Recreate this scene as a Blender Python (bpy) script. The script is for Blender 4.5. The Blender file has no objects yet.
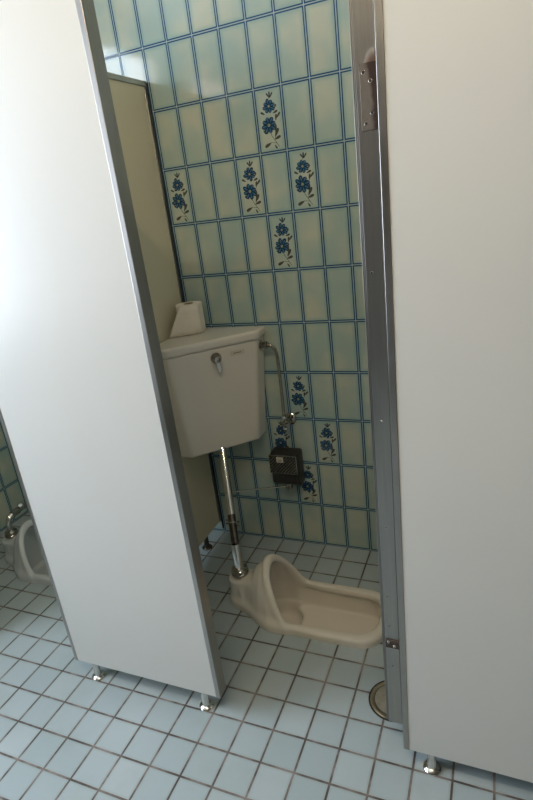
import bpy, bmesh, math, random
import numpy as np
from mathutils import Vector, Matrix
from mathutils.geometry import tessellate_polygon

random.seed(7)
S = bpy.context.scene
COL = S.collection

# ------------------------------------------------------------------ camera
cam = bpy.data.cameras.new('camera')
cam_o = bpy.data.objects.new('camera', cam)
COL.objects.link(cam_o)
cam.sensor_fit = 'HORIZONTAL'
cam.sensor_width = 36.0
cam.lens = 543.66 * 36.0 / 533.0
cam.clip_start = 0.02
rv = Vector((1.9160, 0.2879, -0.3708))
R = Matrix.Rotation(rv.length, 3, rv.normalized())      # world -> camera (x right, y down, z forward)
M = Matrix((R[0], -R[1], -R[2])).transposed().to_4x4()
M.translation = (1.1788, -1.9291, 1.4548)
cam_o.matrix_world = M
S.camera = cam_o

# ------------------------------------------------------------------ light
S.view_settings.view_transform = 'Standard'
S.view_settings.look = 'None'
S.view_settings.gamma = 1.0
S.view_settings.use_curve_mapping = False
S.view_settings.exposure = 0.0

W = bpy.data.worlds.new('sky')
S.world = W
W.use_nodes = True
wb = W.node_tree.nodes['Background']
wb.inputs[0].default_value = (0.86, 0.90, 1.0, 1)
wb.inputs[1].default_value = 1.0

def area(name, loc, rot, sx, sy, power, col):
    l = bpy.data.lights.new(name, 'AREA')
    l.shape = 'RECTANGLE'; l.size = sx; l.size_y = sy
    l.energy = power; l.color = col
    o = bpy.data.objects.new(name, l); COL.objects.link(o)
    o.location = loc; o.rotation_euler = rot
    return o

XL = -1.20        # left wall
XR = 2.60         # right wall
YF = -3.70        # wall behind the camera
ZC = 2.75         # ceiling
WIN = [(-2.20, -1.10), (-3.55, -2.62)]     # window openings in the left wall (y ranges)
WZ0, WZ1 = 0.95, 2.56
# daylight entering through the two windows of the left wall
for i, (a, b) in enumerate(WIN):
    area('window_daylight', (XL - 0.16, (a + b) / 2, (WZ0 + WZ1) / 2), (0, math.radians(-90), 0),
         WZ1 - WZ0, b - a, 68.0 if i == 0 else 10.0, (0.75, 0.86, 1.0))

# ------------------------------------------------------------------ helpers
def tag(o, label=None, cat=None, group=None, kind=None):
    if label: o['label'] = label
    if cat: o['category'] = cat
    if group: o['group'] = group
    if kind: o['kind'] = kind
    return o

def thing(name, loc, label, cat, group=None):
    o = bpy.data.objects.new(name, None)
    COL.objects.link(o)
    o.location = loc
    o.empty_display_size = 0.05
    return tag(o, label, cat, group)

def finish(name, bm, mat, parent=None, bevel=0.0, smooth=True, seg=3, weld=True, angle=40):
    me = bpy.data.meshes.new(name)
    bmesh.ops.recalc_face_normals(bm, faces=bm.faces)
    bm.to_mesh(me); bm.free()
    o = bpy.data.objects.new(name, me)
    COL.objects.link(o)
    for m in (mat if isinstance(mat, (list, tuple)) else [mat]):
        me.materials.append(m)
    if smooth:
        for p in me.polygons: p.use_smooth = True
        me.set_sharp_from_angle(angle=math.radians(angle))
    if bevel > 0:
        b = o.modifiers.new('bevel', 'BEVEL'); b.width = bevel; b.segments = seg
        b.limit_method = 'ANGLE'; b.angle_limit = math.radians(30)
        b.harden_normals = False
    if parent is not None:
        o.parent = parent
        # geometry is written in world coordinates: shift into the parent's frame
        me.transform(Matrix.Translation(-Vector(parent_world(parent))))
    return o

def parent_world(p):
    v = Vector((0, 0, 0))
    while p is not None:
        v = v + p.location; p = p.parent
    return v

def bx(bm, x0, x1, y0, y1, z0, z1, mi=0):
    r = bmesh.ops.create_cube(bm, size=1.0)
    vs = r['verts']
    for v in vs:
        v.co = Vector(((x0 + x1) / 2 + v.co.x * (x1 - x0), (y0 + y1) / 2 + v.co.y * (y1 - y0), (z0 + z1) / 2 + v.co.z * (z1 - z0)))
    for f in {f for v in vs for f in v.link_faces}: f.material_index = mi
    return vs

def box(name, d, mat, parent=None, bevel=0.0, **k):
    bm = bmesh.new(); bx(bm, *d)
    return finish(name, bm, mat, parent, bevel, **k)

def catmull(P, n=8):
    P = [Vector(p) for p in P]
    Q = [P[0] * 2 - P[1]] + P + [P[-1] * 2 - P[-2]]
    out = []
    for i in range(1, len(Q) - 2):
        for k in range(n):
            t = k / n
            a, b, c, d = Q[i - 1], Q[i], Q[i + 1], Q[i + 2]
            out.append(0.5 * ((2 * b) + (c - a) * t + (2 * a - 5 * b + 4 * c - d) * t * t + (3 * b - a - 3 * c + d) * t ** 3))
    out.append(P[-1])
    return out

def tube(bm, P, r, n=16, mi=0):
    P = [Vector(p) for p in P]
    rs = r if isinstance(r, (list, tuple)) else [r] * len(P)
    up = None; rings = []
    for i, p in enumerate(P):
        t = (P[min(i + 1, len(P) - 1)] - P[max(i - 1, 0)]).normalized()
        if up is None:
            up = Vector((0, 0, 1)) if abs(t.z) < 0.8 else Vector((0, 1, 0))
        a = t.cross(up).normalized(); b = a.cross(t).normalized(); up = b
        rings.append([bm.verts.new(p + rs[i] * (math.cos(2 * math.pi * k / n) * a + math.sin(2 * math.pi * k / n) * b)) for k in range(n)])
    for A, B in zip(rings, rings[1:]):
        for k in range(n):
            f = bm.faces.new((A[k], A[(k + 1) % n], B[(k + 1) % n], B[k])); f.material_index = mi
    bm.faces.new(rings[0]).material_index = mi
    bm.faces.new(rings[-1]).material_index = mi

def lathe(bm, prof, origin, axis=(0, 0, 1), n=32, mi=0):
    """prof = [(radius, height)...] about an axis through origin"""
    ax = Vector(axis).normalized()
    q = Vector((0, 0, 1)).rotation_difference(ax)
    o = Vector(origin); rings = []
    for r, h in prof:
        if r < 1e-6:
            rings.append([bm.verts.new(o + q @ Vector((0, 0, h)))])
        else:
            rings.append([bm.verts.new(o + q @ Vector((r * math.cos(2 * math.pi * k / n), r * math.sin(2 * math.pi * k / n), h))) for k in range(n)])
    for A, B in zip(rings, rings[1:]):
        for k in range(n):
            if len(A) == 1 and len(B) == 1: continue
            if len(A) == 1: f = bm.faces.new((A[0], B[(k + 1) % n], B[k]))
            elif len(B) == 1: f = bm.faces.new((A[k], A[(k + 1) % n], B[0]))
            else: f = bm.faces.new((A[k], A[(k + 1) % n], B[(k + 1) % n], B[k]))
            f.material_index = mi

def prism(bm, poly_bot, poly_top, z0, z1):
    a = [bm.verts.new((x, y, z0)) for x, y in poly_bot]
    b = [bm.verts.new((x, y, z1)) for x, y in poly_top]
    n = len(a)
    bm.faces.new(a); bm.faces.new(b)
    for k in range(n): bm.faces.new((a[k], a[(k + 1) % n], b[(k + 1) % n], b[k]))

# ------------------------------------------------------------------ materials
class N:
    def __init__(s, name):
        s.m = bpy.data.materials.new(name); s.m.use_nodes = True
        s.t = s.m.node_tree; s.b = s.t.nodes['Principled BSDF']
    def n(s, typ, **k):
        x = s.t.nodes.new(typ)
        for a, v in k.items(): setattr(x, a, v)
        return x
    def l(s, a, b): s.t.links.new(a, b)
    def put(s, sock, v):
        if isinstance(v, bpy.types.NodeSocket): s.l(v, sock)
        else: sock.default_value = v
    def math(s, op, a, b=None, c=None):
        x = s.n('ShaderNodeMath', operation=op)
        s.put(x.inputs[0], a)
        if b is not None: s.put(x.inputs[1], b)
        if c is not None: s.put(x.inputs[2], c)
        return x.outputs[0]
    def mix(s, f, a, b):
        x = s.n('ShaderNodeMix', data_type='RGBA')
        s.put(x.inputs[0], f)
        s.put(x.inputs[6], a if isinstance(a, bpy.types.NodeSocket) else (*a, 1))
        s.put(x.inputs[7], b if isinstance(b, bpy.types.NodeSocket) else (*b, 1))
        return x.outputs[2]
    def rng(s, v, a, b, c=0.0, d=1.0, smooth=True):
        x = s.n('ShaderNodeMapRange', interpolation_type='SMOOTHSTEP' if smooth else 'LINEAR')
        for i, q in enumerate((v, a, b, c, d)): s.put(x.inputs[i], q)
        return x.outputs[0]
    def pos(s):
        g = s.n('ShaderNodeNewGeometry'); x = s.n('ShaderNodeSeparateXYZ')
        s.l(g.outputs['Position'], x.inputs[0])
        return g.outputs['Position'], x.outputs[0], x.outputs[1], x.outputs[2]
    def noise(s, vec, scale, detail=3, rough=0.5, stretch=None):
        if stretch:
            mp = s.n('ShaderNodeMapping'); s.l(vec, mp.inputs[0]); mp.inputs['Scale'].default_value = stretch; vec = mp.outputs[0]
        x = s.n('ShaderNodeTexNoise'); s.l(vec, x.inputs['Vector'])
        x.inputs['Scale'].default_value = scale; x.inputs['Detail'].default_value = detail; x.inputs['Roughness'].default_value = rough
        return x.outputs[0]
    def bump(s, h, strength=0.3, dist=0.001):
        x = s.n('ShaderNodeBump'); x.inputs['Strength'].default_value = strength; x.inputs['Distance'].default_value = dist
        s.l(h, x.inputs['Height']); s.l(x.outputs[0], s.b.inputs['Normal'])
    def set(s, col=None, rough=None, metal=None, spec=None, coat=None):
        if col is not None: s.put(s.b.inputs['Base Color'], col if isinstance(col, bpy.types.NodeSocket) else (*col, 1))
        if rough is not None: s.put(s.b.inputs['Roughness'], rough)
        if metal is not None: s.b.inputs['Metallic'].default_value = metal
        if spec is not None: s.b.inputs['Specular IOR Level'].default_value = spec
        if coat is not None: s.b.inputs['Coat Weight'].default_value = coat
        return s.m

def cell(n, v, size, off):
    """cell index and distance to the nearest joint (m) along one axis"""
    u = n.math('DIVIDE', n.math('SUBTRACT', v, off), size)
    fr = n.math('FRACT', u)
    d = n.math('MULTIPLY', n.math('MINIMUM', fr, n.math('SUBTRACT', 1.0, fr)), size)
    return n.math('FLOOR', u), d

def plain(name, col, rough=0.5, metal=0.0, var=0.06, scale=14.0, spec=None, coat=None, bump=0.0):
    n = N(name); p, _, _, _ = n.pos()
    f = n.noise(p, scale, 3)
    c = n.mix(f, [q * (1 - var) for q in col], [min(1, q * (1 + var)) for q in col])
    if bump: n.bump(n.noise(p, scale * 12, 3), bump, 0.001)
    return n.set(c, rough, metal, spec, coat)

# glazed wall tile with painted blue borders
n = N('wall_tile'); P_, X_, Y_, Z_ = n.pos()
u_ = n.math('ADD', X_, n.math('MULTIPLY', n.rng(X_, -1.1999, -1.1989, 1.0, 0.0, False), n.math('ADD', n.math('SUBTRACT', Y_, X_), -0.045)))
ix, dx = cell(n, u_, 0.1, 0.0); iz, dz = cell(n, Z_, 0.2004, 0.0037)
d = n.math('MINIMUM', dx, dz)
mott = n.noise(P_, 7.0, 2, 0.4)
mott2 = n.noise(P_, 26.0, 2, 0.5)
glaze = n.mix(n.rng(mott, 0.34, 0.68), (0.38, 0.485, 0.445), (0.52, 0.55, 0.45))
glaze = n.mix(n.math('MULTIPLY', n.rng(mott2, 0.35, 0.7), 0.15), glaze, (0.34, 0.47, 0.45))
glaze = n.mix(n.rng(d, 0.004, 0.022, 0.55, 0.0), glaze, (0.22, 0.38, 0.38))
c = n.mix(n.rng(d, 0.0054, 0.0062), (0.012, 0.075, 0.17), glaze)
c = n.mix(n.rng(d, 0.0013, 0.0019), (0.34, 0.42, 0.43), c)
n.bump(n.math('ADD', n.rng(d, 0.0010, 0.0026), n.math('MULTIPLY', n.noise(P_, 7.0, 1), 0.6)), 0.5, 0.0008)
M_WALLTILE = n.set(c, n.rng(d, 0.0012, 0.0022, 0.6, 0.07), 0.0, 0.5, 0.0)

# floor tile, 100 mm, brownish joints
n = N('floor_tile'); P_, X_, Y_, Z_ = n.pos()
ix, dx = cell(n, X_, 0.1, 0.0); iy, dy = cell(n, Y_, 0.1016, 0.0104)
d = n.math('MINIMUM', dx, dy)
cb = n.n('ShaderNodeCombineXYZ'); n.l(ix, cb.inputs[0]); n.l(iy, cb.inputs[1])
wn = n.n('ShaderNodeTexWhiteNoise'); n.l(cb.outputs[0], wn.inputs[0])
tile = n.mix(wn.outputs[0], (0.37, 0.44, 0.46), (0.43, 0.495, 0.515))
tile = n.mix(n.math('MULTIPLY', n.rng(n.noise(P_, 6.0, 5, 0.6), 0.45, 0.75), 0.35), tile, (0.31, 0.37, 0.36))
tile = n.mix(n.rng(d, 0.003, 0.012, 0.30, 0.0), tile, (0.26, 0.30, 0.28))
gr = n.mix(n.rng(n.noise(P_, 11.0, 4, 0.6), 0.38, 0.66), (0.08, 0.062, 0.052), (0.27, 0.23, 0.21))
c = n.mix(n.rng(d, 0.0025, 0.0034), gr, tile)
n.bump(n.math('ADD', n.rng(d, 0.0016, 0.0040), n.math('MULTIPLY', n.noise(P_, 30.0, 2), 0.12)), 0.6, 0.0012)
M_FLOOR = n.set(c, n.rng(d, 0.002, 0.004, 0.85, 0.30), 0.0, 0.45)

# brushed stainless steel
def steel(name, col, rough, stretch, var=0.18):
    n = N(name); p, _, _, _ = n.pos()
    f = n.noise(p, 40.0, 4, 0.6, stretch)
    g = n.noise(p, 5.0, 3, 0.6)
    c = n.mix(f, [q * (1 - var) for q in col], [min(1, q * (1 + var)) for q in col])
    c = n.mix(n.math('MULTIPLY', n.rng(g, 0.5, 0.8), 0.35), c, [q * 0.72 for q in col])
    n.bump(f, 0.12, 0.0005)
    return n.set(c, n.rng(g, 0.3, 0.7, rough * 0.85, rough * 1.25), 1.0)
M_STEEL = steel('brushed_steel', (0.43, 0.41, 0.385), 0.33, (6, 6, 0.12))
M_STEELH = steel('brushed_steel_rail', (0.50, 0.47, 0.42), 0.36, (6, 0.2, 6))
M_CHROME = plain('worn_chrome', (0.75, 0.72, 0.67), 0.16, 1.0, 0.15, 60)
M_CHROMED = plain('tarnished_chrome', (0.38, 0.35, 0.30), 0.15, 1.0, 0.35, 70, bump=0.1)
M_PANEL = plain('cream_laminate', (0.70, 0.69, 0.655), 0.32, 0.0, 0.012, 3.0, 0.4)
M_DARKMET = plain('blackened_chrome', (0.14, 0.12, 0.10), 0.25, 1.0, 0.3, 70)
M_PANELC = plain('warm_lit_laminate', (0.74, 0.68, 0.50), 0.35, 0.0, 0.015, 3.0, 0.4)  # same laminate, with the stall's warm light put into its colour
M_CEIL = plain('ceiling_board', (0.66, 0.64, 0.58), 0.8, 0.0, 0.02, 3.0, 0.2)
M_PORC = plain('cream_porcelain', (0.76, 0.71, 0.62), 0.14, 0.0, 0.025, 9.0, 0.5)
M_PORCG = plain('cool_lit_porcelain', (0.56, 0.59, 0.60), 0.16, 0.0, 0.03, 9.0, 0.5)  # pan porcelain with cool window light put into its colour
M_PAPER = plain('soft_paper', (0.86, 0.80, 0.70), 0.9, 0.0, 0.03, 40.0, 0.1, bump=0.2)
M_BLACK = plain('black_rubber', (0.018, 0.016, 0.014), 0.5, 0.0, 0.2, 30)
M_SEAL = plain('dark_joint', (0.02, 0.035, 0.04), 0.6, 0.0, 0.1, 30)
M_BROWN = plain('dark_bronze_plastic', (0.026, 0.022, 0.018), 0.35, 0.0, 0.3, 40)
M_LABEL = plain('pale_label', (0.60, 0.55, 0.43), 0.5, 0.0, 0.04, 40)
M_INK = plain('printed_ink', (0.10, 0.08, 0.06), 0.6, 0.0, 0.05, 40)
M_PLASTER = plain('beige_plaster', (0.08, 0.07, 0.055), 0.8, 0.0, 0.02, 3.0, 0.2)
M_BLUE = plain('cobalt_blue_paint', (0.014, 0.050, 0.115), 0.12, 0.0, 0.5, 220, 0.5)
M_BLUEL = plain('pale_blue_paint', (0.11, 0.24, 0.36), 0.12, 0.0, 0.3, 220, 0.5)
M_STEM = plain('umber_paint', (0.085, 0.085, 0.07), 0.12, 0.0, 0.5, 220, 0.5)
M_POLLEN = plain('ochre_paint', (0.30, 0.31, 0.20), 0.12, 0.0, 0.2, 220, 0.5)
M_ALU = plain('white_window_frame', (0.75, 0.75, 0.74), 0.4, 0.0, 0.03, 8)

# mounting plate with rust creeping from its right edge
n = N('rusted_steel_plate'); P_, X_, Y_, Z_ = n.pos()
f = n.noise(P_, 60.0, 4, 0.6)
edge = n.math('ADD', n.rng(X_, 0.955, 0.977), n.math('MULTIPLY', n.rng(Z_, 1.60, 1.665), 0.6))
r_ = n.rng(n.math('ADD', edge, n.math('MULTIPLY', f, 0.7)), 0.62, 1.25)
base = n.mix(f, (0.13, 0.113, 0.098), (0.19, 0.17, 0.15))
c = n.mix(r_, base, (0.028, 0.013, 0.007))
n.l(n.rng(r_, 0.0, 1.0, 0.7, 0.0), n.b.inputs['Metallic'])
M_RUSTPLATE = n.set(c, n.rng(r_, 0, 1, 0.5, 0.9))
n = N('rust_stained_steel'); P_, X_, Y_, Z_ = n.pos()
f = n.noise(P_, 40.0, 4, 0.6, (6, 6, 0.12)); g = n.noise(P_, 45.0, 3, 0.6)
c = n.mix(f, (0.33, 0.32, 0.30), (0.48, 0.46, 0.43))
dd = n.math('SQRT', n.math('ADD', n.math('POWER', n.math('SUBTRACT', X_, 0.974), 2.0), n.math('POWER', n.math('MULTIPLY', n.math('SUBTRACT', Z_, 1.652), 0.75), 2.0)))
r_ = n.rng(n.math('ADD', dd, n.math('MULTIPLY', g, 0.008)), 0.008, 0.028, 1.0, 0.0)
c = n.mix(r_, c, (0.10, 0.055, 0.030))
n.l(n.math('SUBTRACT', 1.0, r_), n.b.inputs['Metallic'])
M_STEELR = n.set(c, n.rng(r_, 0, 1, 0.33, 0.9))
M_RUST = plain('rust', (0.085, 0.062, 0.048), 0.8, 0.4, 0.6, 160, bump=0.6)

# ------------------------------------------------------------------ structure
TY = -0.405                     # the pans' centre line
def pan_hole(ox):
    pts = []
    x1, hw, r = ox + 0.838, 0.123, 0.085
    for k in range(7):
        a = math.radians(15 * k); pts.append((x1 - r + r * math.cos(a), TY + hw - r + r * math.sin(a)))
    pts += [(ox + 0.42, TY + hw - 0.002), (ox + 0.375, TY + hw - 0.016), (ox + 0.345, TY + 0.074), (ox + 0.345, TY - 0.074), (ox + 0.375, TY - hw + 0.016), (ox + 0.42, TY - hw + 0.002)]
    for k in range(7):
        a = math.radians(270 + 15 * k); pts.append((x1 - r + r * math.cos(a), TY - hw + r + r * math.sin(a)))
    return pts
OX2 = -1.200      # second pan's shift along x
holes = [pan_hole(0.0), pan_hole(OX2)]
bm = bmesh.new()
loops = [[(XL - 0.2, YF - 0.2), (XR + 0.2, YF - 0.2), (XR + 0.2, 0.1), (XL - 0.2, 0.1)]] + holes
polys = [[Vector((x, y, 0)) for x, y in L] for L in loops]
flat = [v for L in polys for v in L]
vs = [bm.verts.new(v) for v in flat]
for t in tessellate_polygon(polys):
    try: bm.faces.new([vs[i] for i in t])
    except ValueError: pass
for f in bm.faces:
    f.normal_update()
    if f.normal.z < 0: f.normal_flip()
g = bmesh.ops.extrude_face_region(bm, geom=bm.faces[:])
for v in [e for e in g['geom'] if isinstance(e, bmesh.types.BMVert)]: v.co.z -= 0.2
tag(finish('floor', bm, M_FLOOR, smooth=False), kind='structure')

tag(box('wall_back', (XL - 0.2, XR + 0.2, 0.0, 0.12, -0.02, ZC + 0.1), M_WALLTILE, smooth=False), kind='structure')
wall_back = bpy.data.objects['wall_back']
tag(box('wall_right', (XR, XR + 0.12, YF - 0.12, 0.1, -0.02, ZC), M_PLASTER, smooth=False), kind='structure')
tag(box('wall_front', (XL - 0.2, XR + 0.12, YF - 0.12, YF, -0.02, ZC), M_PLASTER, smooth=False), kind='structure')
tag(box('ceiling', (XL - 0.2, XR + 0.2, YF - 0.2, 0.12, ZC, ZC + 0.1), M_CEIL, smooth=False), kind='structure')
bm = bmesh.new()
bx(bm, XL - 0.12, XL, YF, 0.0, -0.02, WZ0); bx(bm, XL - 0.12, XL, YF, 0.0, WZ1, ZC)
ys = [YF, WIN[1][0], WIN[1][1], WIN[0][0], WIN[0][1], 0.0]
for k in (0, 2, 4): bx(bm, XL - 0.12, XL, ys[k], ys[k + 1], WZ0, WZ1)
tag(finish('wall_left', bm, M_WALLTILE, smooth=False), kind='structure')
for i, (a, b) in enumerate(WIN):
    bm = bmesh.new(); t = 0.035
    bx(bm, XL - 0.09, XL - 0.03, a, a + t, WZ0, WZ1); bx(bm, XL - 0.09, XL - 0.03, b - t, b, WZ0, WZ1)
    bx(bm, XL - 0.09, XL - 0.03, a + t, b - t, WZ0, WZ0 + t); bx(bm, XL - 0.09, XL - 0.03, a + t, b - t, WZ1 - t, WZ1)
    bx(bm, XL - 0.075, XL - 0.045, a + t, b - t, 1.76, 1.79)
    tag(finish('window_%d' % (i + 1), bm, M_ALU, smooth=False), kind='structure')

# painted flower sprays fired into some of the wall tiles
def petal(bm, cx, cz, ang, l, w, mi, y, r0=0.0):
    pts = []
    for k in range(10):
        a = 2 * math.pi * k / 10
        u = r0 + l * 0.5 + l * 0.5 * math.cos(a); v = w * 0.5 * math.sin(a) * (0.75 + 0.35 * math.cos(a))
        pts.append(bm.verts.new((cx + u * math.cos(ang) - v * math.sin(ang), y, cz + u * math.sin(ang) + v * math.cos(ang))))
    f = bm.faces.new(pts); f.material_index = mi
def stroke(bm, P, w, mi, y):
    P = [Vector((x, y, z)) for x, z in P]
    L = []
    for i, p in enumerate(P):
        t = (P[min(i + 1, len(P) - 1)] - P[max(i - 1, 0)]).normalized(); s = Vector((-t.z, 0, t.x)) * w / 2
        L.append((bm.verts.new(p + s), bm.verts.new(p - s)))
    for A, B in zip(L, L[1:]): bm.faces.new((A[0], A[1], B[1], B[0])).material_index = mi
def motif(col, row):
    bm = bmesh.new(); x0 = col * 0.1; z0 = 0.0037 + row * 0.2004
    P = lambda u, v: (x0 + u * 0.1, z0 + v * 0.2)
    y = -0.0004
    stroke(bm, [P(.48, .80), P(.55, .86), P(.56, .90)], 0.0016, 2, y)
    for a in (55, 90, 125): petal(bm, *P(.56, .835), math.radians(a), 0.020, 0.007, 2 if a != 90 else 0, y)
    stroke(bm, [P(.44, .36), P(.50, .27), P(.60, .19), P(.74, .08)], 0.0018, 2, y)
    stroke(bm, [P(.60, .19), P(.66, .26), P(.70, .36)], 0.0014, 2, y)
    stroke(bm, [P(.66, .14), P(.45, .16), P(.28, .09)], 0.0014, 2, y)
    for (u, v, a, l, w) in ((.62, .24, 60, .022, .009), (.66, .30, 85, .02, .007), (.60, .20, 20, .018, .008), (.46, .155, 205, .02, .009), (.36, .30, 140, .014, .006), (.74, .52, 50, .016, .006), (.70, .48, 80, .016, .006), (.62, .60, 20, .014, .006), (.33, .60, 150, .013, .006), (.58, .12, 300, .012, .005), (.68, .66, 60, .012, .005)):
        petal(bm, *P(u, v), math.radians(a), l * 1.35, w * 1.5, 2, y)
    for (u, v, r) in ((.50, .715, .0225), (.44, .43, .0275)):
        cx, cz = P(u, v)
        for k in range(8):
            a = 2 * math.pi * k / 8 + 0.2
            q = 0.88 + 0.24 * random.random()
            petal(bm, cx, cz, a, r * q, r * 0.62, 0, y - 0.0001 - 0.00001 * k, 0.001)
            petal(bm, cx, cz, a + 0.3, r * 0.9 * q, r * 0.2, 2, y - 0.00005, 0.001)
            petal(bm, cx, cz, a, r * 0.6, r * 0.20, 1, y - 0.0003, r * 0.30)
            petal(bm, cx, cz, a, r * 0.50, r * 0.07, 0, y - 0.00035, r * 0.30)
        for k in range(7): petal(bm, cx, cz, 2 * math.pi * k / 7, r * 0.20, r * 0.16, 3, y - 0.0004)
    o = finish('floral_motif', bm, [M_BLUE, M_BLUEL, M_STEM, M_POLLEN], wall_back, smooth=False)
    return o
for c_, r_ in ((4, 8), (3, 7), (5, 7), (0, 7), (4, 6), (4, 3), (3, 2), (5, 2), (4, 1)):
    motif(c_, r_)

# ------------------------------------------------------------------ partitions
def foot(x, y, ztop, parent, mat=None):
    bm = bmesh.new()
    lathe(bm, [(0, 0.0), (0.0235, 0.0), (0.0235, 0.004), (0.020, 0.008), (0.0125, 0.011), (0.0115, 0.013), (0.0115, ztop + 0.004), (0, ztop + 0.004)], (x, y, 0.0), n=28)
    f = finish('foot', bm, mat or M_CHROME, parent)
    bm = bmesh.new()
    for k in range(3):
        a = 2 * math.pi * k / 3 - 0.6
        lathe(bm, [(0, 0.0070), (0.0028, 0.0068), (0.0022, 0.0085), (0, 0.009)], (x + 0.0175 * math.cos(a), y + 0.0175 * math.sin(a), 0), n=10)
    finish('foot_screw', bm, M_CHROMED, f)
    return f

ZT = 1.905
YA, YB = -0.905, -0.865
def front_panel(name, x0, x1, zb, feet, label, trims, tw=0.0145):
    r = thing(name, ((x0 + x1) / 2, (YA + YB) / 2, 0), label, 'partition')
    box('board', (x0 + 0.006, x1 - 0.006, YA + 0.0012, YB - 0.0012, zb, ZT - 0.01), M_PANEL, r, 0.0008)
    for s in trims:
        w = tw if s[0] != 'l' else 0.0115
        a, b = (x0, x0 + w) if s[1] == 'L' else (x1 - w, x1)
        tr = box('edge_trim', (a, b, YA - 0.0004, YB + 0.0004, zb - 0.001, ZT), M_STEEL, r, 0.0014)
    box('top_rail', (x0, x1, YA - 0.0006, YB + 0.0006, ZT - 0.012, ZT + 0.004), M_STEELH, r, 0.001)
    box('bottom_trim', (x0 + 0.006, x1 - 0.006, YA + 0.004, YB - 0.004, zb - 0.0015, zb + 0.0005), M_STEEL, r)
    for fx in feet: foot(fx, (YA + YB) / 2, zb, r)
    return r
pl = front_panel('partition_panel', -0.120, 0.4375, 0.0745, (-0.055, 0.367),
            'white laminate toilet partition panel on two chrome feet, left of the open cubicle', ('lL', 'RR'))
pr_ = front_panel('partition_panel', 0.978, 1.62, 0.069, (1.047, 1.55),
            'wide cream laminate partition panel on the right, its steel edge against the open door', ('RL',))

front_panel('partition_panel', -1.195, -0.665, 0.0745, (-1.12, -0.735),  # out of view, added to keep light off the left cubicle
            'unseen white laminate partition panel added for shade at the far left, next to the windowed wall', ('RR',))
pr_.rotation_euler.y = 0.0045            # stands a touch out of plumb

# side partition between the two cubicles
sp = thing('side_partition', (-0.026, -0.43, 0), 'cream dividing partition, tinted by warm light, behind the cistern, with a steel rail along its top', 'partition')
box('board', (-0.040, -0.011, -0.864, -0.016, 0.066, 1.895), M_PANELC, sp, 0.0008)
box('top_rail', (-0.044, -0.007, -0.864, -0.002, 1.888, 1.906), M_STEELH, sp, 0.0012)
box('wall_channel', (-0.043, -0.008, -0.018, -0.0012, 0.066, 1.888), M_STEEL, sp, 0.001)
box('wall_seal', (-0.009, -0.0035, -0.0045, -0.0010, 0.02, 1.90), M_SEAL, sp)
foot(-0.026, -0.135, 0.068, sp, M_DARKMET)
foot(-0.026, -0.66, 0.068, sp)
sp2 = thing('side_partition', (1.22, -0.43, 0), 'cream dividing partition standing behind the open door and the right panel', 'partition')
box('board', (1.205, 1.235, -0.864, -0.002, 0.092, 1.90), M_PANEL, sp2, 0.0008)
foot(1.22, -0.10, 0.093, sp2)

# open cubicle door, seen edge on
DX0, DX1 = 0.9275, 0.9690
DY0, DY1 = -0.860, -0.330
dr = thing('cubicle_door', ((DX0 + DX1) / 2, DY0, 0), 'open cubicle door seen edge on, dull stainless edge with a rusty hinge plate', 'door')
box('door_board', (DX0 + 0.002, DX1 - 0.002, DY0 + 0.012, DY1 - 0.002, 0.110, 1.885), M_PANEL, dr, 0.001)
bm = bmesh.new()
bx(bm, DX0 + 0.0055, DX1, DY0, DY0 + 0.014, 0.100, 1.89)
finish('edge_channel', bm, M_STEELR, dr, 0.0012)
bm = bmesh.new()
bx(bm, DX0, DX0 + 0.0022, DY0 - 0.0012, DY0 + 0.014, 0.108, 1.89)
bx(bm, DX0 + 0.0030, DX0 + 0.0052, DY0 - 0.0006, DY0 + 0.014, 0.104, 1.89)
finish('edge_lip', bm, M_STEEL, dr, 0.0005)
hp = box('hinge_plate', (0.9405, 0.9695, DY0 - 0.0016, DY0 + 0.004, 1.549, 1.655), M_RUSTPLATE, dr, 0.0008)
bm = bmesh.new(); bmb = bmesh.new()
for (x, z) in ((0.9475, 1.640), (0.9590, 1.626), (0.9600, 1.576), (0.9485, 1.560)):
    lathe(bm, [(0, 0.0004), (0.0022, 0.0004), (0.0032, 0.0007), (0.0036, 0.0005), (0.0036, 0)], (x, DY0 - 0.0016, z), (0, -1, 0), 16)
    lathe(bmb, [(0, 0.0012), (0.0019, 0.0012), (0.0019, 0)], (x, DY0 - 0.0016, z), (0, -1, 0), 12)
finish('screw', bm, M_CHROMED, hp); finish('screw_socket', bmb, M_BLACK, hp)
bm = bmesh.new()
for z in (1.30, 0.985, 0.72, 0.52, 0.43, 0.30):
    lathe(bm, [(0, 0.0006), (0.0020, 0.0006), (0.0026, 0)], (0.9485 + 0.004 * math.sin(z * 9), DY0, z), (0, -1, 0), 12)
finish('rivet', bm, M_CHROMED, dr)
dr.rotation_euler.y = 0.0045
# lower hinge, corroded
hg = box('lower_hinge', (0.9355, 0.9745, DY0 - 0.004, DY0 + 0.004, 0.362, 0.389), M_RUST, dr, 0.002)
bm = bmesh.new()
lathe(bm, [(0, 0.0015), (0.0035, 0.0012), (0.0045, 0)], (0.943, DY0 - 0.004, 0.380), (0, -1, 0), 14)
lathe(bm, [(0, 0.0015), (0.0035, 0.0012), (0.0045, 0)], (0.958, DY0 - 0.004, 0.370), (0, -1, 0), 14)
finish('screw', bm, M_CHROMED, hg)

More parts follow.
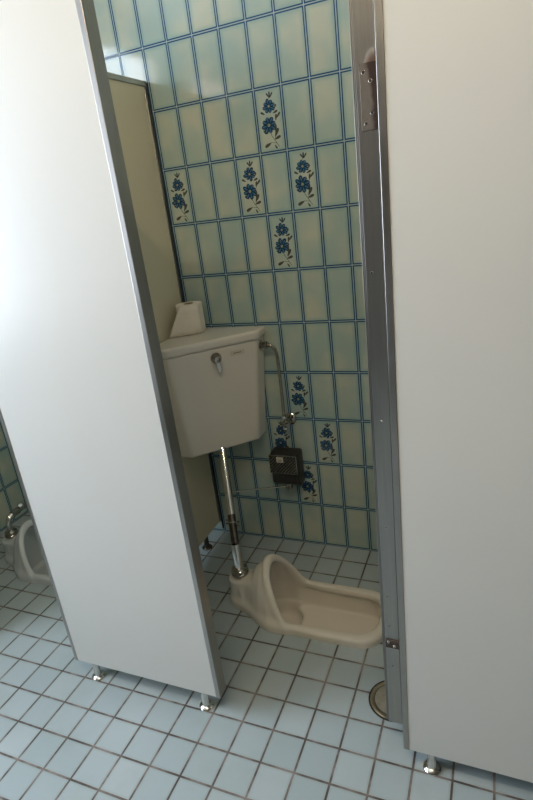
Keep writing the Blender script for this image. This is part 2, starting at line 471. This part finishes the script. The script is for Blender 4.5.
# ------------------------------------------------------------------ squat pan (implicit surface, polygonised)
def sdf_pan(X, Y, Z):
    def sm(a, b, k):                    # smooth union
        h = np.clip(0.5 + 0.5 * (b - a) / k, 0, 1)
        return b * (1 - h) + a * h - k * h * (1 - h)
    def sub(a, b, k):                   # a minus b, smooth
        return -sm(-a, b, k)
    def rbox(x, y, x0, x1, hw, r):
        qx = np.abs(x - (x0 + x1) / 2) - (x1 - x0) / 2 + r; qy = np.abs(y) - hw + r
        return np.hypot(np.maximum(qx, 0), np.maximum(qy, 0)) + np.minimum(np.maximum(qx, qy), 0) - r
    def ext(d2, z0, z1, r=0.0):
        dzz = np.abs(Z - (z0 + z1) / 2) - (z1 - z0) / 2 + r; d2 = d2 + r
        return np.minimum(np.maximum(d2, dzz), 0) + np.hypot(np.maximum(d2, 0), np.maximum(dzz, 0)) - r
    def cone2(x, y, xa, ra, xb, rb):    # tapered capsule in plan
        t = np.clip((x - xa) / (xb - xa), 0, 1)
        return np.hypot(x - (xa + t * (xb - xa)), y) - (ra + t * (rb - ra))
    # skirt and rim slab
    plan = sm(rbox(X, Y, 0.37, 0.852, 0.136, 0.095), cone2(X, Y, 0.296, 0.060, 0.44, 0.134), 0.02)
    slab = ext(plan, -0.05, 0.032, 0.015)
    # hood body, height and width change along x
    xs = [0.20, 0.315, 0.335, 0.36, 0.39, 0.43, 0.50]
    w = np.interp(X, xs, [0.040, 0.048, 0.066, 0.092, 0.112, 0.127, 0.130])
    h = np.interp(X, xs, [0.095, 0.105, 0.130, 0.170, 0.199, 0.211, 0.216])
    def dome(w, h, e=1.85):
        zz = np.maximum(Z, 0)
        return ((np.abs(Y) / w) ** e + (zz / h) ** e) ** (1 / e) - 1
    hood = dome(w, h) * np.minimum(w, h) * 0.9
    hood = np.maximum(hood, 0.31 - X)
    cut = (X - 0.490 + (Z - 0.03) * 0.47) * 0.90        # slanted mouth of the hood
    hood = np.maximum(hood, cut)
    plat = ext(sm(np.hypot(X - 0.285, Y) - 0.049, rbox(X, Y, 0.285, 0.36, 0.047, 0.02), 0.01), -0.02, 0.113, 0.008)
    body = sm(sm(hood, plat, 0.03), slab, 0.028)
    # rolled lip round the mouth of the hood
    e = 1.85
    shell = np.abs((((np.abs(Y) / 0.119) ** e + (np.maximum(Z, 0) / 0.195) ** e) ** (1 / e) - 1) * 0.125)
    lip = np.hypot(shell, cut) - 0.0115
    lip = np.maximum(lip, -Z)
    body = sm(body, lip, 0.012)
    under = ext(rbox(X, Y, 0.36, 0.846, 0.130, 0.088), -0.17, 0.0, 0.03)
    body = sm(body, under, 0.01)
    # cavities
    trough = sm(ext(rbox(X, Y, 0.44, 0.818, 0.102, 0.078), -0.060, 0.2, 0.028), ext(rbox(X, Y, 0.44, 0.832, 0.117, 0.086), -0.085, 0.004, 0.010), 0.003)
    sump = ext(rbox(X, Y, 0.375, 0.500, 0.100, 0.062), -0.135, 0.05, 0.03)
    w2 = np.interp(X, [0.33, 0.36, 0.39, 0.43, 0.50, 0.55, 0.60], [0.045, 0.072, 0.093, 0.106, 0.107, 0.098, 0.090])
    h2 = np.interp(X, [0.33, 0.36, 0.39, 0.43, 0.50], [0.100, 0.145, 0.172, 0.187, 0.194])
    vault = np.maximum(dome(w2, h2, 1.85) * np.minimum(w2, h2) * 0.9, 0.352 - X)
    vault = np.maximum(np.maximum(vault, -0.06 - Z), X - 0.60)
    cav = sm(sm(trough, vault, 0.02), sump, 0.02)
    cav = np.maximum(cav, 0 * X - 1)
    return sub(body, cav, 0.010)

def surface_nets(fn, lo, hi, hstep):
    n_ = [int(round((b - a) / hstep)) + 1 for a, b in zip(lo, hi)]
    ax = [lo[i] + hstep * np.arange(n_[i]) for i in range(3)]
    G = np.meshgrid(*ax, indexing='ij'); F = fn(*G)
    s = F < 0
    nx, ny, nz = n_
    acc = np.zeros((nx - 1, ny - 1, nz - 1, 3)); cnt = np.zeros((nx - 1, ny - 1, nz - 1))
    cor = [(i, j, k) for i in (0, 1) for j in (0, 1) for k in (0, 1)]
    sl = lambda o: tuple(slice(o[a], n_[a] - 1 + o[a]) for a in range(3))
    for c0 in cor:
        for a in range(3):
            if c0[a]: continue
            c1 = list(c0); c1[a] = 1
            f0, f1 = F[sl(c0)], F[sl(c1)]
            m = (f0 < 0) != (f1 < 0)
            t = np.where(m, f0 / np.where(m, f0 - f1, 1), 0)
            for b in range(3):
                acc[..., b] += np.where(m, c0[b] + (t if b == a else 0), 0)
            cnt += m
    act = cnt > 0
    idx = -np.ones(act.shape, int); idx[act] = np.arange(act.sum())
    ijk = np.argwhere(act)
    V = np.array(lo) + hstep * (ijk + acc[act] / cnt[act][:, None])
    faces = []
    for a in range(3):
        b, c = (a + 1) % 3, (a + 2) % 3
        s0 = [slice(None)] * 3; s1 = [slice(None)] * 3
        s0[a] = slice(0, -1); s1[a] = slice(1, None)
        m = s[tuple(s0)] != s[tuple(s1)]
        for p in np.argwhere(m):
            if p[b] == 0 or p[c] == 0 or p[b] >= n_[b] - 1 or p[c] >= n_[c] - 1: continue
            q = []
            for db, dc in ((0, 0), (-1, 0), (-1, -1), (0, -1)):
                r = p.copy(); r[b] += db; r[c] += dc; q.append(int(idx[tuple(r)]))
            faces.append(q if s[tuple(p)] else q[::-1])
    return V, faces

V, Fc = surface_nets(sdf_pan, (0.20, -0.155, -0.185), (0.89, 0.155, 0.235), 0.004)
pan_me = bpy.data.meshes.new('pan_body')
pan_me.from_pydata([tuple(v) for v in V], [], Fc)
pan_me.materials.append(M_PORC)
for p in pan_me.polygons: p.use_smooth = True

def make_pan(ox, label):
    r = thing('squat_toilet', (ox, TY, 0), label, 'toilet')
    o = bpy.data.objects.new('pan_body', pan_me.copy() if ox else pan_me); COL.objects.link(o); o.parent = r
    if ox: o.data.materials[0] = M_PORCG
    sm = o.modifiers.new('smooth', 'SMOOTH'); sm.factor = 0.5; sm.iterations = 3
    return r
p1 = make_pan(0.0, 'cream porcelain squat toilet pan with raised hood, in the open middle cubicle')
p2 = make_pan(OX2, 'white squat toilet pan, tinted by cool window light, partly seen at the left edge, behind the white panel')

def flange(x, y, z, parent, k=1.0):
    bm = bmesh.new()
    lathe(bm, [(0, 0), (0.031 * k, 0), (0.031 * k, 0.006), (0.027 * k, 0.010), (0.0265 * k, 0.014), (0.0285 * k, 0.016), (0.0285 * k, 0.020), (0.022 * k, 0.027), (0.0175, 0.030), (0, 0.030)], (x, y, z), n=36)
    return finish('flange_nut', bm, M_CHROMED, parent)

# flush pipe of the middle cubicle
fp = thing('flush_pipe', (0.281, -0.400, 0.116), 'tall chrome flush pipe running down from the cistern to the cream pan', 'pipe')
flange(0.281, -0.402, 0.1220, fp, 1.1)
A0 = Vector((0.281, -0.402, 0.145)); A1 = Vector((0.270, -0.384, 0.240)); A2 = Vector((0.164, -0.180, 0.560))
bm = bmesh.new(); tube(bm, [A0, A0.lerp(A1, 0.5), A1], 0.0185, 20); finish('lower_sleeve', bm, M_CHROME, fp)
B = [A1, A1.lerp(A2, 0.12), A1.lerp(A2, 0.3), A1.lerp(A2, 0.32)]
bm = bmesh.new(); tube(bm, [A1, A1.lerp(A2, 0.29)], 0.0150, 20); finish('rubber_joint', bm, M_DARKMET, fp)
bm = bmesh.new(); tube(bm, [A1.lerp(A2, 0.28), A1.lerp(A2, 0.45), A2], 0.0155, 20); finish('upper_pipe', bm, M_CHROME, fp)
dpt = (A2 - A1).normalized()
bm = bmesh.new(); tube(bm, [A1.lerp(A2, 0.20) - dpt * 0.003, A1.lerp(A2, 0.20) + dpt * 0.003], 0.0265, 24)
q = A1.lerp(A2, 0.20); tube(bm, [q + Vector((0.020, -0.008, 0)), q + Vector((0.034, -0.012, 0))], 0.004, 10)
tube(bm, [q - Vector((0.020, -0.008, 0)), q - Vector((0.032, -0.012, 0))], 0.004, 10)
finish('clamp_collar', bm, M_CHROMED, fp, 0.001)

# flush pipe of the left cubicle: elbow to the wall
fx = 0.281 + OX2
fp2 = thing('flush_pipe', (fx, -0.400, 0.116), 'short chrome elbow pipe behind the white pan at the left edge', 'pipe')
flange(fx, -0.400, 0.1220, fp2)
bm = bmesh.new(); tube(bm, catmull([(fx, -0.400, 0.14), (fx, -0.398, 0.185), (fx + 0.002, -0.388, 0.205), (fx + 0.004, -0.370, 0.214)], 6), 0.0135, 18); finish('elbow', bm, M_CHROME, fp2)
bm = bmesh.new(); tube(bm, [(fx + 0.004, -0.371, 0.214), (fx + 0.006, -0.335, 0.216)], 0.0165, 18); finish('union_nut', bm, M_CHROMED, fp2)
bm = bmesh.new(); tube(bm, [(fx + 0.006, -0.336, 0.216), (fx + 0.008, -0.150, 0.218), (fx + 0.008, -0.001, 0.218)], 0.0120, 18); finish('wall_pipe', bm, M_CHROMED, fp2)
bm = bmesh.new(); lathe(bm, [(0, 0.026), (0.011, 0.024), (0.016, 0.018), (0.017, 0), (0, 0)], (fx + 0.007, -0.315, 0.222), (0.5, -0.4, 1), 20); finish('valve_cap', bm, M_CHROME, fp2)

# ------------------------------------------------------------------ corner cistern
def cpoly(A, s, g=0.003):
    gx = g - 0.0075
    return [(gx, -g), (A, -g), (A, -s), (s + 0.0, -A), (gx, -A)]
ct = thing('toilet_cistern', (0.10, -0.10, 0.542), 'cream porcelain corner cistern hung between the tiled wall and the dividing partition', 'cistern')
bm = bmesh.new()
prism(bm, cpoly(0.288, 0.086), cpoly(0.331, 0.083), 0.542, 0.965)
tank = finish('tank', bm, M_PORC, ct, 0.010, seg=4)
bm = bmesh.new()
prism(bm, cpoly(0.339, 0.083), cpoly(0.343, 0.085), 0.962, 1.000)
lid = finish('lid', bm, M_PORC, ct, 0.012, seg=4)
# flush lever on the diagonal face
A_ = 0.326; s_ = 0.083; nrm = Vector((1, -1, 0)).normalized(); nrm = Vector((nrm.x, nrm.y, -0.07)).normalized()
def onface(t, z, off=0.0):                    # t: 0 at left front corner, 1 at right front corner
    k = (z - 0.542) / (0.965 - 0.542); A = 0.288 + k * (0.331 - 0.288); s = 0.086 + k * (0.083 - 0.086)
    p = Vector((s, -A, z)).lerp(Vector((A, -s, z)), t)
    return p + nrm * off
kp = onface(0.52, 0.928)
bm = bmesh.new()
lathe(bm, [(0, 0), (0.021, 0), (0.021, 0.004), (0.016, 0.010), (0.013, 0.018), (0.0145, 0.022), (0.013, 0.027), (0.006, 0.0275), (0.0045, 0.024), (0, 0.024)], kp, nrm, 28)
kn = finish('flush_knob', bm, M_CHROMED, ct)
bm = bmesh.new()
q = kp + nrm * 0.018; sd = Vector((1, 1, 0)).normalized()
a = [q + sd * 0.009 - Vector((0, 0, 0.006)), q + sd * 0.0105 + Vector((0, 0, -0.045)), q - sd * 0.0045 + Vector((0, 0, -0.052)), q - sd * 0.010 - Vector((0, 0, 0.006))]
b = [v + nrm * 0.006 for v in a]
va = [bm.verts.new(v) for v in a]; vb = [bm.verts.new(v) for v in b]
bm.faces.new(va); bm.faces.new(vb)
for k in range(4): bm.faces.new((va[k], va[(k + 1) % 4], vb[(k + 1) % 4], vb[k]))
finish('flush_lever', bm, M_CHROME, kn, 0.0022)
# small maker's label
def facequad(t0, t1, z0, z1, off, name, mat, parent, slope=0.0):
    bm = bmesh.new()
    v = [bm.verts.new(onface(t0, z0, off)), bm.verts.new(onface(t1, z0, off)), bm.verts.new(onface(t1, z1, off)), bm.verts.new(onface(t0, z1, off))]
    f = bm.faces.new(v); g = bmesh.ops.extrude_face_region(bm, geom=[f])
    for e in g['geom']:
        if isinstance(e, bmesh.types.BMVert): e.co -= nrm * 0.0008
    return finish(name, bm, mat, parent, smooth=False)
lb = facequad(0.69, 0.85, 0.922, 0.940, 0.0009, 'label', M_LABEL, ct)
bm = bmesh.new()
for k in range(5):
    t0 = 0.725 + k * 0.018
    v = [bm.verts.new(onface(a, b, 0.0012)) for a, b in ((t0, .929), (t0 + .012, .929), (t0 + .012, .933), (t0, .933))]
    bm.faces.new(v)
finish('label_print', bm, M_INK, lb, smooth=False)
bm = bmesh.new()
lathe(bm, [(0, 0), (0.016, 0), (0.016, 0.0025), (0.012, 0.004), (0, 0.004)], (0.040, -0.3285, 0.930), (0, -1, 0.07), 28)
finish('blanking_plug', bm, M_PORC, ct)
box('side_bumper', (-0.0095, 0.0015, -0.338, -0.308, 0.675, 0.705), M_BLACK, ct, 0.002)

# water supply to the cistern
ws = thing('water_supply_pipe', (0.402, 0.0, 0.60), 'thin curved chrome supply pipe with stop valve on the tiled wall, right of the cistern', 'pipe')
ys_ = -0.045
bm = bmesh.new()
tube(bm, catmull([(0.335, ys_, 0.932), (0.362, ys_, 0.932), (0.384, ys_, 0.918), (0.393, ys_, 0.885), (0.394, ys_, 0.80), (0.393, ys_, 0.70), (0.392, ys_, 0.628)], 7), 0.0062, 14)
finish('pipe', bm, M_CHROMED, ws)
bm = bmesh.new()
lathe(bm, [(0, -0.004), (0.019, -0.004), (0.019, 0.001), (0.012, 0.003), (0.012, 0.012), (0.0145, 0.013), (0.0145, 0.024), (0.009, 0.026), (0.009, 0.032), (0, 0.032)], (0.332, ys_, 0.932), (1, 0, 0), 6 * 4)
finish('inlet_nut', bm, M_CHROMED, ws)
bm = bmesh.new()
lathe(bm, [(0, 0), (0.026, 0), (0.026, 0.004), (0.019, 0.010), (0.013, 0.012), (0.013, 0.050), (0.0155, 0.052), (0.0155, 0.064), (0.010, 0.068), (0, 0.068)], (0.402, -0.001, 0.606), (0, -1, 0), 28)
finish('stop_valve', bm, M_CHROMED, ws)
bm = bmesh.new()
lathe(bm, [(0, -0.028), (0.007, -0.028), (0.0105, -0.024), (0.0105, -0.008), (0.008, -0.006), (0.008, 0.012), (0.0115, 0.014), (0.0115, 0.030), (0.007, 0.034), (0, 0.034)], (0.392, ys_, 0.600), (0, 0, 1), 24)
finish('valve_body', bm, M_CHROME, ws)

# ------------------------------------------------------------------ wall-mounted flush push box
fb = thing('flush_push_box', (0.385, 0.0, 0.405), 'dark wall-mounted flush push box with ribbed front and small pale sticker', 'flush box')
bm = bmesh.new()
def ring(y, x0, x1, z0, z1):
    return [bm.verts.new((x, y, z)) for x, z in ((x0, z0), (x1, z0), (x1, z1), (x0, z1))]
r0 = ring(-0.001, 0.313, 0.438, 0.318, 0.474)
r1 = ring(-0.056, 0.315, 0.440, 0.322, 0.474)
r2 = ring(-0.078, 0.322, 0.434, 0.344, 0.470)
bm.faces.new(r0); bm.faces.new(r2)
for A, B_ in ((r0, r1), (r1, r2)):
    for k in range(4): bm.faces.new((A[k], A[(k + 1) % 4], B_[(k + 1) % 4], B_[k]))
finish('housing', bm, M_BROWN, fb, 0.008, seg=4)
# ribbed pad, diagonal ribs clipped to the pad outline
pad = box('push_pad', (0.318, 0.438, -0.083, -0.078, 0.393, 0.472), M_BROWN, fb, 0.002)
bm = bmesh.new()
x0, x1, z0, z1 = 0.321, 0.435, 0.396, 0.469
c = x0 + z0 - 0.0
k = 0
while True:
    k += 1; cc = (z0 - x1) + k * 0.0135            # ribs z = x + cc
    if cc > z1 - x0: break
    a = max(x0, z0 - cc); b = min(x1, z1 - cc)
    if b - a < 0.004: continue
    tube(bm, [(a, -0.0835, a + cc), (b, -0.0835, b + cc)], 0.0017, 6)
finish('ribs', bm, M_CHROMED, pad)
bm = bmesh.new()
for (a0, a1, b0, b1) in ((0.318, 0.438, 0.390, 0.3935), (0.435, 0.438, 0.393, 0.472), (0.318, 0.3205, 0.393, 0.472), (0.318, 0.438, 0.4705, 0.473)):
    bx(bm, a0, a1, -0.0850, -0.080, b0, b1)
finish('pad_frame', bm, M_CHROMED, pad, 0.0006)
lb = box('sticker', (0.352, 0.382, -0.0856, -0.0846, 0.442, 0.466), M_LABEL, fb)
bm = bmesh.new()
for a, b, h in ((0.358, 0.374, 0.4475), (0.359, 0.365, 0.453), (0.368, 0.375, 0.453)): bx(bm, a, b, -0.0860, -0.0855, h, h + 0.0025)
finish('sticker_print', bm, M_INK, lb)
bm = bmesh.new()
lathe(bm, [(0, 0.03), (0.013, 0.03), (0.015, 0.022), (0.015, 0.006), (0.011, 0), (0, 0)], (0.384, -0.056, 0.305), (0, 0, 1), 24)
finish('outlet_nut', bm, M_CHROMED, fb)
# link tube from the box to the flush pipe
pt = A1.lerp(A2, 0.50)
bm = bmesh.new(); tube(bm, [(0.380, -0.056, 0.315), (0.368, -0.060, 0.317), tuple(pt + Vector((0.012, 0.006, 0.0)))], 0.0034, 10)
finish('link_tube', bm, M_CHROME, fb)

# ------------------------------------------------------------------ toilet paper on the cistern lid
tp = thing('toilet_roll', (0.062, -0.085, 1.0), 'white toilet roll with a loose end standing on the cistern lid', 'toilet paper')
cx, cy, r = 0.062, -0.085, 0.052
bm = bmesh.new()
lathe(bm, [(0.019, 0.0), (r - 0.001, 0.0), (r, 0.002), (r, 0.112), (r - 0.002, 0.1145), (0.019, 0.1145), (0.019, 0.0)], (cx, cy, 1.0012), (0, 0, 1), 48)
finish('paper', bm, M_PAPER, tp)
bm = bmesh.new()
lathe(bm, [(0.0185, 0.0), (0.0187, 0.1155), (0.0172, 0.1155), (0.0170, 0.0), (0.0185, 0.0)], (cx, cy, 1.0012), (0, 0, 1), 32)
finish('cardboard_core', bm, plain('cardboard', (0.33, 0.25, 0.16), 0.9), tp)
# loose sheet leaving the roll and drooping outward
bm = bmesh.new(); rows = []
for i in range(13):
    t = i / 12
    a = math.radians(-10 - 75 * min(1, t / 0.45)) if t < 0.45 else math.radians(-85)
    rr = r + 0.0012 + 0.002 * t
    px, py = cx + rr * math.cos(a), cy + rr * math.sin(a)
    e = max(0, t - 0.45) / 0.55
    px -= 0.010 * e; py -= 0.010 * e
    rows.append([bm.verts.new((px - 0.050 * e * (1 - v / 5), py - 0.032 * e * (1 - v / 5), 1.002 + (0.114 - 0.004 * e) * v / 5)) for v in range(6)])
for A, B_ in zip(rows, rows[1:]):
    for v in range(5): bm.faces.new((A[v], B_[v], B_[v + 1], A[v + 1]))
o = finish('loose_sheet', bm, M_PAPER, tp)
sd_ = o.modifiers.new('thickness', 'SOLIDIFY'); sd_.thickness = 0.0008

# ------------------------------------------------------------------ floor drain
dn = thing('floor_drain', (0.916, -0.705, 0), 'round brass-rimmed floor drain half hidden by the open door', 'drain')
cx, cy = 0.916, -0.708
bm = bmesh.new()
lathe(bm, [(0, 0.0006), (0.067, 0.0006), (0.069, 0.0018), (0.067, 0.0045), (0.061, 0.0050), (0.0575, 0.0032), (0.0575, 0.0010), (0, 0.0010)], (cx, cy, 0), n=56)
finish('rim', bm, plain('worn_brass', (0.52, 0.43, 0.30), 0.28, 1.0, 0.25, 50), dn)
bm = bmesh.new()
lathe(bm, [(0, 0.0012), (0.0545, 0.0012), (0.0550, 0.0030), (0.045, 0.0038), (0.012, 0.0034), (0.008, 0.0028), (0, 0.0028)], (cx, cy, 0), n=56)
finish('cover', bm, plain('dull_brass', (0.34, 0.31, 0.24), 0.45, 0.4, 0.35, 60, bump=0.2), dn)
bm = bmesh.new()
lathe(bm, [(0.0545, 0.0013), (0.0578, 0.0013), (0.0578, 0.0026), (0.0545, 0.0026)], (cx, cy, 0), n=56)
finish('gap_ring', bm, M_BLACK, dn)
bm = bmesh.new()
lathe(bm, [(0.0665, 0.0004), (0.0745, 0.0004), (0.0735, 0.0012), (0.0665, 0.0014)], (cx, cy, 0), n=56)
finish('mortar_ring', bm, plain('dark_mortar', (0.030, 0.024, 0.018), 0.9, 0, 0.3, 60), dn)

# ------------------------------------------------------------------ ceiling lamp above the aisle
LX, LY = 0.85, -1.92
cl = thing('ceiling_light', (LX, LY, ZC), 'warm tube light on the ceiling above the aisle', 'lamp')
box('lamp_body', (LX - 0.60, LX + 0.60, LY - 0.06, LY + 0.06, ZC - 0.035, ZC - 0.001), M_ALU, cl, 0.004)
n = N('lit_tube'); n.b.inputs['Emission Color'].default_value = (1.0, 0.82, 0.55, 1); n.b.inputs['Emission Strength'].default_value = 112.0
M_TUBE = n.set((0.9, 0.88, 0.8), 0.4)
bm = bmesh.new(); tube(bm, [(LX - 0.58, LY, ZC - 0.056), (LX + 0.58, LY, ZC - 0.056)], 0.016, 14)
finish('lamp_tube', bm, M_TUBE, cl)
